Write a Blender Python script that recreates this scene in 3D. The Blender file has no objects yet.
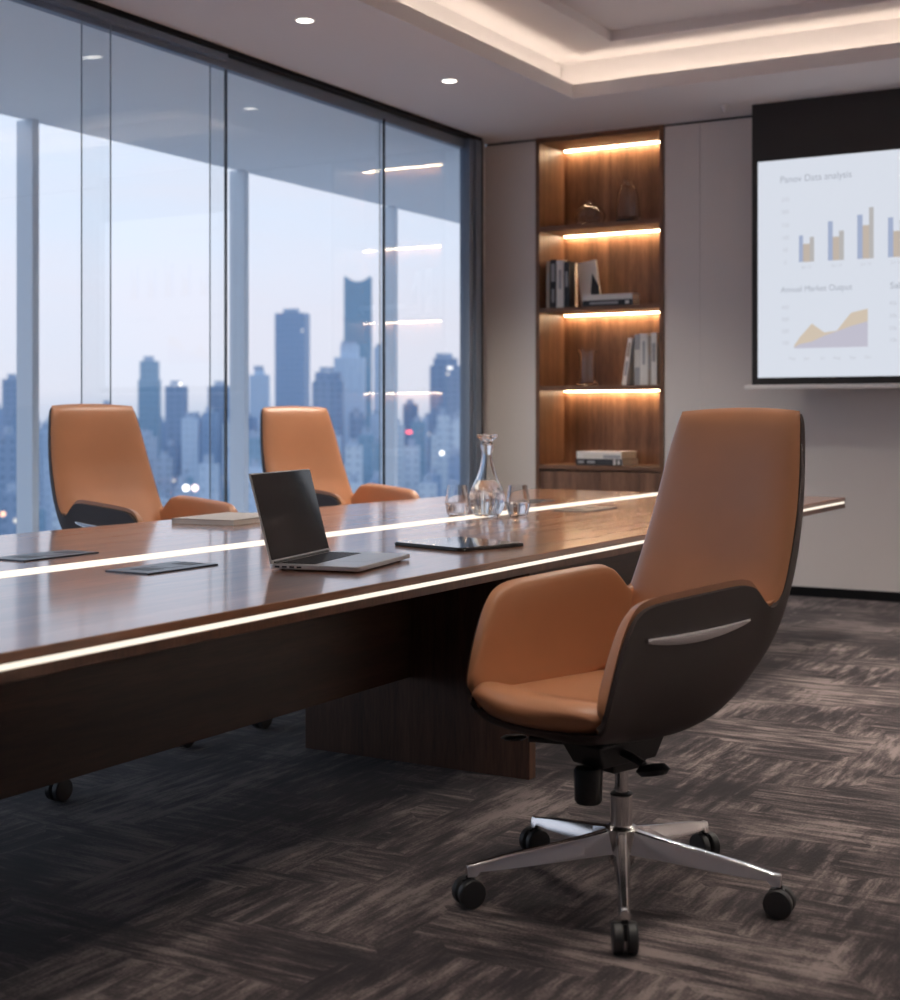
import bpy, bmesh, math, random
from mathutils import Vector, Matrix
random.seed(7)
C = bpy.context.scene.collection
S = bpy.context.scene
PI = math.pi
def R(d): return math.radians(d)

# ------------------------------------------------------------------ materials
def newmat(name):
    m = bpy.data.materials.new(name); m.use_nodes = True
    nt = m.node_tree
    return m, nt, nt.nodes['Principled BSDF']
def setp(b, **k):
    al = dict(color='Base Color', rough='Roughness', metal='Metallic', spec='Specular IOR Level', coat='Coat Weight',
              coatr='Coat Roughness', trans='Transmission Weight', ior='IOR', emc='Emission Color', ems='Emission Strength', sheen='Sheen Weight', alpha='Alpha')
    for n, v in k.items():
        if isinstance(v, tuple) and len(v) == 3: v = (*v, 1)
        b.inputs[al[n]].default_value = v
def plain(name, color, rough=.5, **k):
    m, nt, b = newmat(name); setp(b, color=color, rough=rough, **k); return m
def glow(name, color, strength):
    m, nt, b = newmat(name); setp(b, color=(.02, .02, .02), emc=color, ems=strength); return m
def node(nt, t, **k):
    n = nt.nodes.new(t)
    for a, v in k.items(): setattr(n, a, v)
    return n
def ramp(nt, stops):
    n = node(nt, 'ShaderNodeValToRGB'); e = n.color_ramp.elements
    while len(e) < len(stops): e.new(.5)
    for q, (p, c) in zip(e, stops):
        q.position = p; q.color = (*c, 1)
    return n
def mapping(nt, scale, coord='Object', rot=(0, 0, 0)):
    tc = node(nt, 'ShaderNodeTexCoord'); mp = node(nt, 'ShaderNodeMapping')
    mp.inputs['Scale'].default_value = scale; mp.inputs['Rotation'].default_value = rot
    nt.links.new(tc.outputs[coord], mp.inputs['Vector']); return mp
def noise(nt, vec, scale, detail=4, rough=.55, dist=0):
    n = node(nt, 'ShaderNodeTexNoise'); n.inputs['Scale'].default_value = scale; n.inputs['Detail'].default_value = detail
    n.inputs['Roughness'].default_value = rough; n.inputs['Distortion'].default_value = dist
    if vec is not None: nt.links.new(vec, n.inputs['Vector'])
    return n
def bump(nt, b, h, strength, dist=.002):
    n = node(nt, 'ShaderNodeBump'); n.inputs['Strength'].default_value = strength; n.inputs['Distance'].default_value = dist
    nt.links.new(h, n.inputs['Height']); nt.links.new(n.outputs[0], b.inputs['Normal'])
def mixc(nt, fac, a, b, mode='MIX'):
    n = node(nt, 'ShaderNodeMix', data_type='RGBA', blend_type=mode)
    for i, v in ((0, fac), (6, a), (7, b)):
        if hasattr(v, 'is_linked') or isinstance(v, bpy.types.NodeSocket): nt.links.new(v, n.inputs[i])
        else: n.inputs[i].default_value = v if not isinstance(v, tuple) else (*v, 1)
    return n.outputs[2]
def wood(name, axis, dark, mid, light, rough=.35, coat=0.0, band=7.0, stretch=.09, coatr=.1):
    m, nt, b = newmat(name)
    sc = [1, 1, 1]; sc[axis] = stretch
    mp = mapping(nt, tuple(sc))
    big = noise(nt, mp.outputs[0], band, 3, .5, .6)
    fine = noise(nt, mp.outputs[0], band * 14, 5, .65, .2)
    sc2 = [1, 1, 1]; sc2[axis] = .015
    mp2 = mapping(nt, tuple(sc2))
    strip = noise(nt, mp2.outputs[0], band * 2.6, 2, .6)
    r1 = ramp(nt, [(.28, dark), (.5, mid), (.72, light)])
    add = node(nt, 'ShaderNodeMath', operation='ADD'); mul = node(nt, 'ShaderNodeMath', operation='MULTIPLY')
    mul.inputs[1].default_value = .5
    nt.links.new(big.outputs[0], add.inputs[0]); nt.links.new(strip.outputs[0], add.inputs[1])
    nt.links.new(add.outputs[0], mul.inputs[0]); nt.links.new(mul.outputs[0], r1.inputs[0])
    r2 = ramp(nt, [(.3, (.62, .62, .62)), (.62, (1.08, 1.08, 1.08))])
    nt.links.new(fine.outputs[0], r2.inputs[0])
    nt.links.new(mixc(nt, 1.0, r1.outputs[0], r2.outputs[0], 'MULTIPLY'), b.inputs['Base Color'])
    setp(b, rough=rough, coat=coat, coatr=coatr)
    bump(nt, b, fine.outputs[0], .06)
    return m
def leather(name, col, rough=.42, grain=.16, coat=.38):
    m, nt, b = newmat(name)
    mp = mapping(nt, (1, 1, 1))
    v = node(nt, 'ShaderNodeTexVoronoi'); v.inputs['Scale'].default_value = 520
    nt.links.new(mp.outputs[0], v.inputs['Vector'])
    n = noise(nt, mp.outputs[0], 3.2, 3)
    r = ramp(nt, [(.3, tuple(c * .9 for c in col)), (.7, tuple(min(1, c * 1.08) for c in col))])
    nt.links.new(n.outputs[0], r.inputs[0]); nt.links.new(r.outputs[0], b.inputs['Base Color'])
    setp(b, rough=rough, spec=.5, coat=coat, coatr=.30)
    bump(nt, b, v.outputs['Distance'], grain, .0006)
    return m
def carpet_mat():
    m, nt, b = newmat('carpet_tiles')
    tc = node(nt, 'ShaderNodeTexCoord')
    sep = node(nt, 'ShaderNodeSeparateXYZ'); nt.links.new(tc.outputs['Object'], sep.inputs[0])
    def streak(sc, scale, det=4):
        mp = node(nt, 'ShaderNodeMapping'); mp.inputs['Scale'].default_value = sc
        nt.links.new(tc.outputs['Object'], mp.inputs[0]); return noise(nt, mp.outputs[0], scale, det, .70, .12).outputs[0]
    sx = streak((.13, 1, 1), 24, 8); sy = streak((1, .13, 1), 24, 8)
    # blocks that pick the direction of the woven streaks
    chk = node(nt, 'ShaderNodeTexVoronoi', distance='CHEBYCHEV'); chk.inputs['Scale'].default_value = 3.1; chk.inputs['Randomness'].default_value = .9
    nt.links.new(tc.outputs['Object'], chk.inputs['Vector'])
    sc_ = node(nt, 'ShaderNodeSeparateColor'); nt.links.new(chk.outputs['Color'], sc_.inputs[0])
    rag = noise(nt, tc.outputs['Object'], 9, 4, .7).outputs[0]
    ad_ = node(nt, 'ShaderNodeMath', operation='MULTIPLY_ADD'); ad_.inputs[1].default_value = .9; nt.links.new(rag, ad_.inputs[0]); nt.links.new(sc_.outputs[0], ad_.inputs[2])
    th = node(nt, 'ShaderNodeMapRange'); th.inputs['From Min'].default_value = .82; th.inputs['From Max'].default_value = 1.08; nt.links.new(ad_.outputs[0], th.inputs[0])
    st = mixc(nt, th.outputs[0], sx, sy)
    cloud = noise(nt, tc.outputs['Object'], 2.2, 4).outputs[0]
    jit = noise(nt, tc.outputs['Object'], 130, 3, .7).outputs[0]
    mapj = node(nt, 'ShaderNodeMath', operation='MULTIPLY_ADD'); mapj.inputs[1].default_value = .30; mapj.inputs[2].default_value = -.15
    nt.links.new(jit, mapj.inputs[0])
    mapc = node(nt, 'ShaderNodeMath', operation='MULTIPLY_ADD'); mapc.inputs[1].default_value = .62; mapc.inputs[2].default_value = -.31
    nt.links.new(cloud, mapc.inputs[0])
    a1 = node(nt, 'ShaderNodeMath', operation='ADD'); nt.links.new(st, a1.inputs[0]); nt.links.new(mapj.outputs[0], a1.inputs[1])
    a2 = node(nt, 'ShaderNodeMath', operation='ADD'); nt.links.new(a1.outputs[0], a2.inputs[0]); nt.links.new(mapc.outputs[0], a2.inputs[1])
    r = ramp(nt, [(.38, (.018, .0135, .016)), (.48, (.044, .033, .035)), (.54, (.096, .074, .073)), (.65, (.215, .172, .165))])
    nt.links.new(a2.outputs[0], r.inputs[0]); nt.links.new(r.outputs[0], b.inputs['Base Color'])
    setp(b, rough=.95, spec=.15, sheen=.12)
    bump(nt, b, a2.outputs[0], .5, .006)
    return m
def pane_mat(name='window_glass', ior=1.5, tint=(.98, .99, .995)):
    m = bpy.data.materials.new(name); m.use_nodes = True; nt = m.node_tree; nt.nodes.clear()
    out = node(nt, 'ShaderNodeOutputMaterial'); mx = node(nt, 'ShaderNodeMixShader')
    lw = node(nt, 'ShaderNodeLayerWeight'); lw.inputs[0].default_value = .5
    pw = node(nt, 'ShaderNodeMath', operation='POWER'); pw.inputs[1].default_value = 5; nt.links.new(lw.outputs['Facing'], pw.inputs[0])
    fr = node(nt, 'ShaderNodeMath', operation='MULTIPLY_ADD'); f0 = ((ior - 1) / (ior + 1)) ** 2
    fr.inputs[1].default_value = 1 - f0; fr.inputs[2].default_value = f0; nt.links.new(pw.outputs[0], fr.inputs[0])
    t = node(nt, 'ShaderNodeBsdfTransparent'); t.inputs[0].default_value = (*tint, 1)
    g = node(nt, 'ShaderNodeBsdfGlossy'); g.inputs['Roughness'].default_value = 0.0
    nt.links.new(fr.outputs[0], mx.inputs[0]); nt.links.new(t.outputs[0], mx.inputs[1]); nt.links.new(g.outputs[0], mx.inputs[2])
    nt.links.new(mx.outputs[0], out.inputs[0])
    return m
def facade(name, wall, glass, sx, sy, lit=0.03, rough=.4):
    m, nt, b = newmat(name)
    tc = node(nt, 'ShaderNodeTexCoord'); sep = node(nt, 'ShaderNodeSeparateXYZ'); nt.links.new(tc.outputs['Object'], sep.inputs[0])
    ad = node(nt, 'ShaderNodeMath', operation='ADD'); nt.links.new(sep.outputs[0], ad.inputs[0]); nt.links.new(sep.outputs[1], ad.inputs[1])
    cb = node(nt, 'ShaderNodeCombineXYZ'); nt.links.new(ad.outputs[0], cb.inputs[0]); nt.links.new(sep.outputs[2], cb.inputs[1])
    br = node(nt, 'ShaderNodeTexBrick', offset=0.0); nt.links.new(cb.outputs[0], br.inputs['Vector'])
    br.inputs['Scale'].default_value = 1; br.inputs['Brick Width'].default_value = sx; br.inputs['Row Height'].default_value = sy
    br.inputs['Mortar Size'].default_value = .32 * min(sx, sy); br.inputs['Mortar Smooth'].default_value = 0; br.inputs['Bias'].default_value = 0
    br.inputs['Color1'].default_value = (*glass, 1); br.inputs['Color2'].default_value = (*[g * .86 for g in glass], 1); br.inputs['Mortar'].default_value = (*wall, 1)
    nt.links.new(br.outputs['Color'], b.inputs['Base Color'])
    setp(b, rough=rough)
    # a few rooms with their lights on
    fl = node(nt, 'ShaderNodeVectorMath', operation='DIVIDE'); fl.inputs[1].default_value = (sx, sy, 1); nt.links.new(cb.outputs[0], fl.inputs[0])
    f2 = node(nt, 'ShaderNodeVectorMath', operation='FLOOR'); nt.links.new(fl.outputs[0], f2.inputs[0])
    wn = node(nt, 'ShaderNodeTexWhiteNoise', noise_dimensions='3D'); nt.links.new(f2.outputs[0], wn.inputs['Vector'])
    gt = node(nt, 'ShaderNodeMath', operation='GREATER_THAN'); gt.inputs[1].default_value = 1 - lit; nt.links.new(wn.outputs[0], gt.inputs[0])
    inv = node(nt, 'ShaderNodeMath', operation='SUBTRACT'); inv.inputs[0].default_value = 1; nt.links.new(br.outputs['Fac'], inv.inputs[1])
    ml = node(nt, 'ShaderNodeMath', operation='MULTIPLY'); nt.links.new(gt.outputs[0], ml.inputs[0]); nt.links.new(inv.outputs[0], ml.inputs[1])
    nt.links.new(ml.outputs[0], b.inputs['Emission Strength']); b.inputs['Emission Color'].default_value = (.9, .75, .55, 1)
    return m

M = {}
M['wall'] = plain('warm_grey_wall_panel', (.74, .69, .67), .75)
M['plaster'] = plain('white_plaster', (.76, .73, .74), .8)
M['black'] = plain('black_metal', (.006, .006, .007), .5, spec=.2)
M['edge'] = plain('glass_edge_grey', (.22, .26, .30), .4)
M['slate'] = plain('slate_frame', (.17, .215, .29), .38)
M['fin'] = plain('pale_blue_grey_aluminium', (.72, .78, .85), .4)
M['soffit'] = plain('soffit_grey', (.78, .82, .86), .6)
M['shelfwood'] = wood('walnut_vertical', 2, (.085, .036, .018), (.19, .088, .045), (.30, .15, .082), .42, 0, 9)
M['shelfwoodx'] = wood('walnut_across', 0, (.085, .036, .018), (.19, .088, .045), (.28, .14, .075), .42, 0, 9)
M['tablewood'] = wood('walnut_tabletop', 1, (.19, .075, .038), (.31, .135, .070), (.44, .21, .115), .34, .9, 6, .07, .11)
M['panelwood'] = wood('dark_walnut_lengthwise', 1, (.028, .013, .008), (.055, .025, .014), (.085, .042, .024), .4, 0, 6)
M['legwood'] = wood('dark_walnut_upright', 2, (.05, .022, .013), (.11, .048, .027), (.17, .08, .045), .4, 0, 8)
M['tan'] = leather('tan_leather', (.49, .212, .100), .42)
M['brown'] = leather('dark_brown_leather', (.030, .016, .0135), .6, .08, 0)
M['chrome'] = plain('polished_chrome', (.78, .76, .75), .17, metal=1)
M['satin'] = plain('satin_aluminium', (.62, .62, .63), .26, metal=1)
M['plastic'] = plain('black_plastic', (.013, .013, .014), .42)
M['rubber'] = plain('caster_rubber', (.022, .022, .024), .5)
M['carpet'] = carpet_mat()
M['pane'] = pane_mat()
M['led'] = glow('warm_led', (1, .84, .66), 9.6)
M['tableled'] = glow('table_led', (1, .88, .74), .98)
M['shelfled'] = glow('shelf_led', (1, .74, .47), 56.0)
M['lamp'] = glow('downlight_lamp', (1, .93, .82), 6.0)
M['glass'] = plain('clear_glass', (.97, .98, .99), .0, trans=1.0, ior=1.46)
M['smoke'] = plain('smoky_glass', (.97, .955, .945), .0, trans=1.0, ior=1.35)
M['smokebase'] = plain('dark_glass_base', (.02, .017, .016), .05)
M['water'] = plain('water', (.98, .99, 1), .0, trans=1.0, ior=1.33)
M['alu'] = plain('laptop_aluminium', (.62, .61, .60), .33, metal=.85)
M['screen_off'] = plain('switched_off_screen', (.012, .011, .010), .07, coat=.3)
M['keys'] = plain('keyboard_black', (.02, .02, .022), .45)
M['paper'] = plain('paper', (.75, .72, .67), .7)
M['bookwhite'] = plain('white_cover', (.82, .79, .76), .55)
M['bookgrey'] = plain('grey_cover', (.38, .38, .40), .55)
M['booktan'] = plain('beige_cover', (.42, .35, .29), .6)
M['bookblack'] = plain('black_cover', (.018, .018, .022), .5)
M['ink'] = plain('dark_print', (.05, .05, .06), .6)
M['silver_plate'] = plain('grey_socket_plate', (.10, .105, .12), .32, metal=.6)
M['bar'] = plain('white_screen_bar', (.92, .91, .90), .4)
M['casing'] = plain('black_screen_border', (.022, .020, .020), .6)
def screen_mat(n, c, s=.84): return glow(n, c, s)
M['projection'] = screen_mat('projected_white', (.655, .695, .775), .84)
M['p_blue'] = screen_mat('projected_blue', (.34, .40, .56))
M['p_tan'] = screen_mat('projected_tan', (.50, .43, .37))
M['p_grey'] = screen_mat('projected_grey', (.44, .43, .43))
M['p_gold'] = screen_mat('projected_gold', (.60, .51, .41))
M['p_mauve'] = screen_mat('projected_mauve', (.50, .49, .58))
M['p_text'] = screen_mat('projected_text', (.34, .37, .44))
M['p_pale'] = screen_mat('projected_pale_text', (.51, .53, .60))

# ------------------------------------------------------------------ helpers
def link(name, me, mat, parent=None):
    o = bpy.data.objects.new(name, me); C.objects.link(o)
    if mat is not None: me.materials.append(mat)
    if parent: o.parent = parent
    return o
def fin(name, bm, mat, parent=None, smooth=None, bevel=0, seg=2):
    bmesh.ops.recalc_face_normals(bm, faces=bm.faces[:])
    me = bpy.data.meshes.new(name); bm.to_mesh(me); bm.free()
    if smooth is not None:
        for p in me.polygons: p.use_smooth = True
        me.set_sharp_from_angle(angle=R(smooth))
    o = link(name, me, mat, parent)
    if bevel:
        b = o.modifiers.new('bevel', 'BEVEL'); b.width = bevel; b.segments = seg; b.limit_method = 'ANGLE'; b.angle_limit = R(35)
    return o
def box(bm, x0, x1, y0, y1, z0, z1, mtx=None):
    v = [bm.verts.new((x, y, z)) for z in (z0, z1) for y in (y0, y1) for x in (x0, x1)]
    for f in ((0, 2, 3, 1), (4, 5, 7, 6), (0, 1, 5, 4), (2, 6, 7, 3), (0, 4, 6, 2), (1, 3, 7, 5)): bm.faces.new([v[i] for i in f])
    if mtx is not None: bmesh.ops.transform(bm, matrix=mtx, verts=v)
    return v
def boxes(*bs):
    bm = bmesh.new()
    for b in bs: box(bm, *b)
    return bm
def lathe(bm, prof, n=40, mtx=None, rib=None):
    rings = []
    for k, (r, z) in enumerate(prof):
        if r < 1e-6: rings.append([bm.verts.new((0, 0, z))]); continue
        ring = []
        for i in range(n):
            a = 2 * PI * i / n; rr = r
            if rib: rr = r * (1 + rib(z) * (1 if i % 2 else -1))
            ring.append(bm.verts.new((rr * math.cos(a), rr * math.sin(a), z)))
        rings.append(ring)
    for a, b in zip(rings, rings[1:]):
        for i in range(n):
            j = (i + 1) % n
            if len(a) == 1 and len(b) == 1: continue
            if len(a) == 1: bm.faces.new((a[0], b[j], b[i]))
            elif len(b) == 1: bm.faces.new((a[i], a[j], b[0]))
            else: bm.faces.new((a[i], a[j], b[j], b[i]))
    vs = [v for r in rings for v in r]
    if mtx is not None: bmesh.ops.transform(bm, matrix=mtx, verts=vs)
    return vs
def tube(bm, pts, r, n=12):
    pts = [Vector(p) for p in pts]; rings = []
    for i, p in enumerate(pts):
        d = (pts[min(i + 1, len(pts) - 1)] - pts[max(i - 1, 0)]).normalized()
        up = Vector((0, 0, 1)) if abs(d.z) < .9 else Vector((1, 0, 0))
        a = d.cross(up).normalized(); b = d.cross(a)
        rr = r[i] if isinstance(r, (list, tuple)) else r
        rings.append([bm.verts.new(p + rr * (math.cos(2 * PI * k / n) * a + math.sin(2 * PI * k / n) * b)) for k in range(n)])
    for A, B in zip(rings, rings[1:]):
        for k in range(n): bm.faces.new((A[k], A[(k + 1) % n], B[(k + 1) % n], B[k]))
    bm.faces.new(rings[0][::-1]); bm.faces.new(rings[-1])
def prism(bm, pts2, z0, z1):
    a = [bm.verts.new((x, y, z0)) for x, y in pts2]; b = [bm.verts.new((x, y, z1)) for x, y in pts2]
    bm.faces.new(a[::-1]); bm.faces.new(b); n = len(a)
    for i in range(n): bm.faces.new((a[i], a[(i + 1) % n], b[(i + 1) % n], b[i]))
def grid_faces(bm, G, wrap=False):
    for i in range(len(G) - 1):
        for j in range(len(G[0]) - 1):
            q = [G[i][j], G[i + 1][j], G[i + 1][j + 1], G[i][j + 1]]
            u = []
            for v in q:
                if v not in u: u.append(v)
            if len(u) > 2:
                try: bm.faces.new(u)
                except ValueError: pass
def rrect(w, d, r, n=6):
    pts = []
    for cx, cy, a0 in ((w / 2 - r, d / 2 - r, 0), (-w / 2 + r, d / 2 - r, 90), (-w / 2 + r, -d / 2 + r, 180), (w / 2 - r, -d / 2 + r, 270)):
        for k in range(n + 1):
            a = R(a0 + 90 * k / n); pts.append((cx + r * math.cos(a), cy + r * math.sin(a)))
    return pts
def thing(name, label, cat, loc=(0, 0, 0), rz=0, group=None):
    o = bpy.data.objects.new(name, None); C.objects.link(o)
    o.location = loc; o.rotation_euler = (0, 0, rz); o.empty_display_size = .1
    o['label'] = label; o['category'] = cat
    if group: o['group'] = group
    return o
def tag(o, label, cat, group=None):
    o['label'] = label; o['category'] = cat
    if group: o['group'] = group
    return o
def struct(name, bm, m, parent=None, **k):
    o = fin(name, bm, m, parent, **k)
    if not parent: o['kind'] = 'structure'
    return o
def copy_tree(o, parent=None):
    c = o.copy(); C.objects.link(c)
    if parent: c.parent = parent
    for ch in list(o.children): copy_tree(ch, c)
    return c

# ------------------------------------------------------------------ the room
CEIL, YB, XW, XR, YN = 3.2, 9.25, -5.09, 2.3, -1.6
struct('floor', boxes((XW - .1, XR + .2, YN - .2, YB + .6, -.12, 0)), M['carpet'])
# back wall in tall panels with hairline joints, open where the bookcase is let in
bm = boxes((XW - .15, -4.6400, YB, YB + .6, 0, 3.185), (-3.6475, -3.3905, YB, YB + .6, 0, 3.185), (-3.389, -1.7, YB, YB + .6, 0, 3.185),
           (-1.6985, 0, YB, YB + .6, 0, 3.185), (.0015, XR, YB, YB + .6, 0, 3.185))
struct('wall_back', bm, M['wall'])
struct('trim_1', boxes((XW + .035, -4.6400, YB + .012, YB + .5, 3.185, 3.2), (-3.6475, XR, YB + .012, YB + .5, 3.185, 3.2)), M['black'])
struct('wall_right', boxes((XR, XR + .15, YN, YB + .6, 0, 3.6)), M['wall'])
struct('wall_near', boxes((XW - .15, XR + .15, YN - .15, YN, 0, 3.6)), M['wall'])
struct('wall_left', boxes((-5.078, -5.06, 9.035, YB, 0, 3.2)), M['wall'])
struct('baseboard_back', boxes((-3.6475, XR, YB - .014, YB, 0, .062), (XW + .035, -4.6400, YB - .014, YB, 0, .062)), M['black'])
struct('baseboard_right', boxes((XR - .014, XR, YN, YB - .014, 0, .062)), M['black'])

# ceiling: a dropped border round a lit tray, the tray with a second shallow recess
TX0, TX1, TY0, TY1 = -3.85, .95, -.6, 8.2
SB = .165
def ring(bm, a, b, z0, z1):      # rectangular ring between inner box a and outer box b
    box(bm, b[0], a[0], b[2], b[3], z0, z1); box(bm, a[1], b[1], b[2], b[3], z0, z1)
    box(bm, a[0], a[1], b[2], a[2], z0, z1); box(bm, a[0], a[1], a[3], b[3], z0, z1)
inn = (TX0, TX1, TY0, TY1); lip = (TX0 - .02, TX1 + .02, TY0 - .02, TY1 + .02)
sb = (TX0 - SB, TX1 + SB, TY0 - SB, TY1 + SB)
rec = (-3.5, .6, -.25, 8.0)
bm = bmesh.new()
ring(bm, inn, (XW, XR, YN, YB + .02), CEIL, CEIL + .02)
ring(bm, inn, lip, CEIL + .02, CEIL + .088)
ring(bm, sb, (sb[0] - .03, sb[1] + .03, sb[2] - .03, sb[3] + .03), CEIL + .02, 3.47)
ring(bm, rec, (sb[0] - .03, sb[1] + .03, sb[2] - .03, sb[3] + .03), 3.47, 3.53)
box(bm, rec[0], rec[1], rec[2], rec[3], 3.53, 3.56)
ceil = struct('ceiling', bm, M['plaster'])
def strip_ring(a, w, z0, z1):
    bm = bmesh.new(); ring(bm, a, (a[0] - w, a[1] + w, a[2] - w, a[3] + w), z0, z1); return bm
fin('cove_light_strip', strip_ring((lip[0] - .012, lip[1] + .012, lip[2] - .012, lip[3] + .012), .02, CEIL + .022, CEIL + .032), M['led'], ceil)

# downlights
def downlight(x, y, label, watts=62, cone=105, z=CEIL):
    t = thing('ceiling_downlight', label, 'ceiling light', (x, y, z), 0, 'recessed ceiling downlights')
    bm = bmesh.new(); lathe(bm, [(.043, 0), (.043, -.004), (.052, -.004), (.054, -.001), (.054, 0)], 32); fin('trim_ring', bm, M['bar'], t, 40)
    bm = bmesh.new(); lathe(bm, [(0, -.002), (.043, -.002), (.043, 0)], 32); fin('lamp_lens', bm, M['lamp'], t, 40)
    l = bpy.data.lights.new('downlight_beam', 'SPOT'); l.energy = watts; l.color = (1, .91, .80); l.spot_size = R(cone); l.spot_blend = .9; l.shadow_soft_size = .11
    lo = bpy.data.objects.new('downlight_beam', l); C.objects.link(lo); lo.parent = t; lo.location = (0, 0, -.03)
    return t
downlight(-4.276, 5.9, 'round white recessed downlight above the gap between the two window-side chairs')
downlight(-4.29, 7.395, 'round white recessed downlight nearest the bookcase wall', 210, 125)
for y in (4.4, 2.9, 1.4): downlight(-4.29, y, 'round recessed downlight in the ceiling border, reflected in window glass')
for y, wt in ((7.4, 620), (5.9, 380), (4.4, 190), (2.9, 40)): downlight(1.45, y, 'round recessed downlight in the ceiling border along the right wall', wt, 112)
for x, y, wt in ((-1.9, 6.2, 240), (-.5, 6.2, 240), (-.7, 3.6, 90)): downlight(x, y, 'added unseen downlight in the middle recess of the tray ceiling', wt, 112, 3.53)  # unseen downlights added to brighten the far room and near chair
downlight(-1.35, 2.3, 'added unseen downlight in the middle recess of the tray ceiling', 110, 48, 3.53)  # narrow unseen beam added to brighten the near chair's seat
bm = bmesh.new(); lathe(bm, [(0, -.05), (.012, -.05), (.014, -.03), (.03, -.012), (.034, 0)], 24)
o = tag(fin('smoke_detector', bm, M['wall'], None, 40), 'small grey ceiling sensor beside the projection screen', 'ceiling sensor'); o.location = (-3.08, 8.87, CEIL)

# ------------------------------------------------------------------ window wall
XG = -5.0
bm = boxes((XW - .02, XG + .035, YN, 9.035, 3.172, 3.2)); t2 = struct('trim_2', bm, M['black'])
fin('header_channel', boxes((XG - .07, XG - .022, YN, 8.87, 3.105, 3.172)), M['slate'], t2)
fin('header_channel', boxes((XG - .022, XG + .02, YN, 6.155, 3.135, 3.172)), M['slate'], t2)
fin('jamb_post', boxes((XG - .06, XG + .02, 8.87, 8.925, 0, 3.172)), M['slate'], t2)
fin('jamb_post', boxes((XG - .075, XG + .04, 8.935, 9.012, 0, 3.172)), M['slate'], t2)
fin('jamb_gap', boxes((XG - .06, XG + .01, 8.925, 8.935, 0, 3.172), (XG - .075, XG + .042, 9.012, 9.034, 0, 3.172)), M['black'], t2)
fin('sill_track', boxes((XG - .07, XG + .03, YN, 8.87, 0, .022)), M['black'], t2)
def pane(i, y0, y1, x, z1=3.14, edge=True, mull=None):
    o = struct('window_%d' % i, boxes((x - .003, x + .003, y0, y1, .02, z1)), M['pane'])
    if edge: fin('glass_edge', boxes((x - .004, x + .004, y0 - .0015, y0 + .0005, .02, z1), (x - .004, x + .004, y1 - .0005, y1 + .0015, .02, z1)), M['edge'], o)
    if mull: fin('mullion', boxes((x - .006, x + .007, mull - .006, mull + .006, .02, z1)), M['black'], o)
    return o
pane(1, YN, 5.262, XG)
pane(2, 5.093, 6.19, XG - .028)
pane(3, 6.08, 7.79, XG - .045, 3.12, True, 6.214)
pane(4, 7.806, 8.87, XG - .02, 3.12, False, 7.799)

# balcony zone outside: slab, soffit, outer fins
struct('trim_3', boxes((-7.35, XW - .02, YN - 1, 16, -.25, -.02)), M['soffit'])
struct('trim_4', boxes((-7.32, XW - .02, YN - 1, 16, 3.19, 3.5)), M['soffit'])
n = 5
for k, y in enumerate((-.02, 2.27, 4.57, 6.885, 9.165, 11.45, 13.75)):
    struct('trim_%d' % (n + k), boxes((-7.40, -7.25, y, y + .06, -.02, 3.19)), M['fin'])

# ------------------------------------------------------------------ bookcase
bc = thing('built_in_bookcase', 'tall walnut bookcase with lit shelves let into the grey wall', 'bookcase', (-4.1325, 9.25, 0))
L, Rr = -.5050, .4825
fin('side_panel', boxes((L, L + .03, -.012, .41, 0, 3.2)), M['shelfwood'], bc)
fin('side_panel', boxes((Rr - .03, Rr, -.012, .41, 0, 3.2)), M['shelfwood'], bc)
fin('back_panel', boxes((L, Rr, .41, .43, 0, 3.2)), M['shelfwood'], bc)
fin('top_panel', boxes((L + .03, Rr - .03, -.010, .41, 3.165, 3.2)), M['shelfwoodx'], bc)
for z in (2.525, 1.935, 1.37): fin('shelf', boxes((L + .03, Rr - .03, -.004, .41, z, z + .03)), M['shelfwoodx'], bc, bevel=.002)
fin('cabinet_top', boxes((L + .03, Rr - .03, -.008, .41, .80, .832)), M['shelfwoodx'], bc, bevel=.002)
for x0, x1 in ((L + .033, -.002), (.002, Rr - .033)): fin('cabinet_door', boxes((x0, x1, .0, .02, .08, .788)), M['shelfwood'], bc, bevel=.0015)
fin('plinth', boxes((L + .03, Rr - .03, .03, .05, 0, .08)), M['black'], bc)
for z in (3.165, 2.525, 1.935, 1.37):
    fin('light_strip', boxes((L + .05, Rr - .05, .370, .392, z - .0035, z - .0005)), M['shelfled'], bc)

# books --------------------------------------------------------------
def book(label, w, h, d, cover, loc, tilt=0, lying=False, blocks=(), group=None, rz=0, name='book'):
    """upright: w thickness along x, h tall, d deep (spine towards -y)"""
    t = thing(name, label, 'book', loc, rz, group)
    t.rotation_euler = (0, R(tilt), rz) if not lying else (0, R(90), rz)
    c = .0028
    bm = bmesh.new()
    box(bm, -w / 2, -w / 2 + c, 0, d, 0, h); box(bm, w / 2 - c, w / 2, 0, d, 0, h); box(bm, -w / 2 + c, w / 2 - c, 0, c, 0, h)
    fin('cover', bm, cover, t, bevel=.0008, seg=1)
    fin('pages', boxes((-w / 2 + c, w / 2 - c, c, d - .003, .003, h - .003)), M['paper'], t)
    for (x0, x1, z0, z1, m) in blocks:
        fin('spine_print', boxes((w * x0, w * x1, -.0006, .0004, h * z0, h * z1)), m, t)
    return t
s2, s3, s4 = 1.9655, 1.4005, .8325
book('beige upright book at the left end of the second shelf', .026, .345, .24, M['booktan'], (-4.563, 9.29, s2), blocks=[(-.25, .25, .4, .75, M['bookgrey'])], group='upright books on the second shelf')
book('thin black book with pale spine marks, second from left on the second shelf', .048, .352, .24, M['bookblack'], (-4.522, 9.29, s2), blocks=[(-.3, .3, .55, .92, M['bookgrey']), (-.2, .2, .12, .4, M['bookgrey'])], group='upright books on the second shelf')
book('white upright book with grey title between two black books', .058, .345, .24, M['bookwhite'], (-4.466, 9.29, s2), blocks=[(-.2, .2, .4, .8, M['bookgrey'])], group='upright books on the second shelf')
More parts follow.
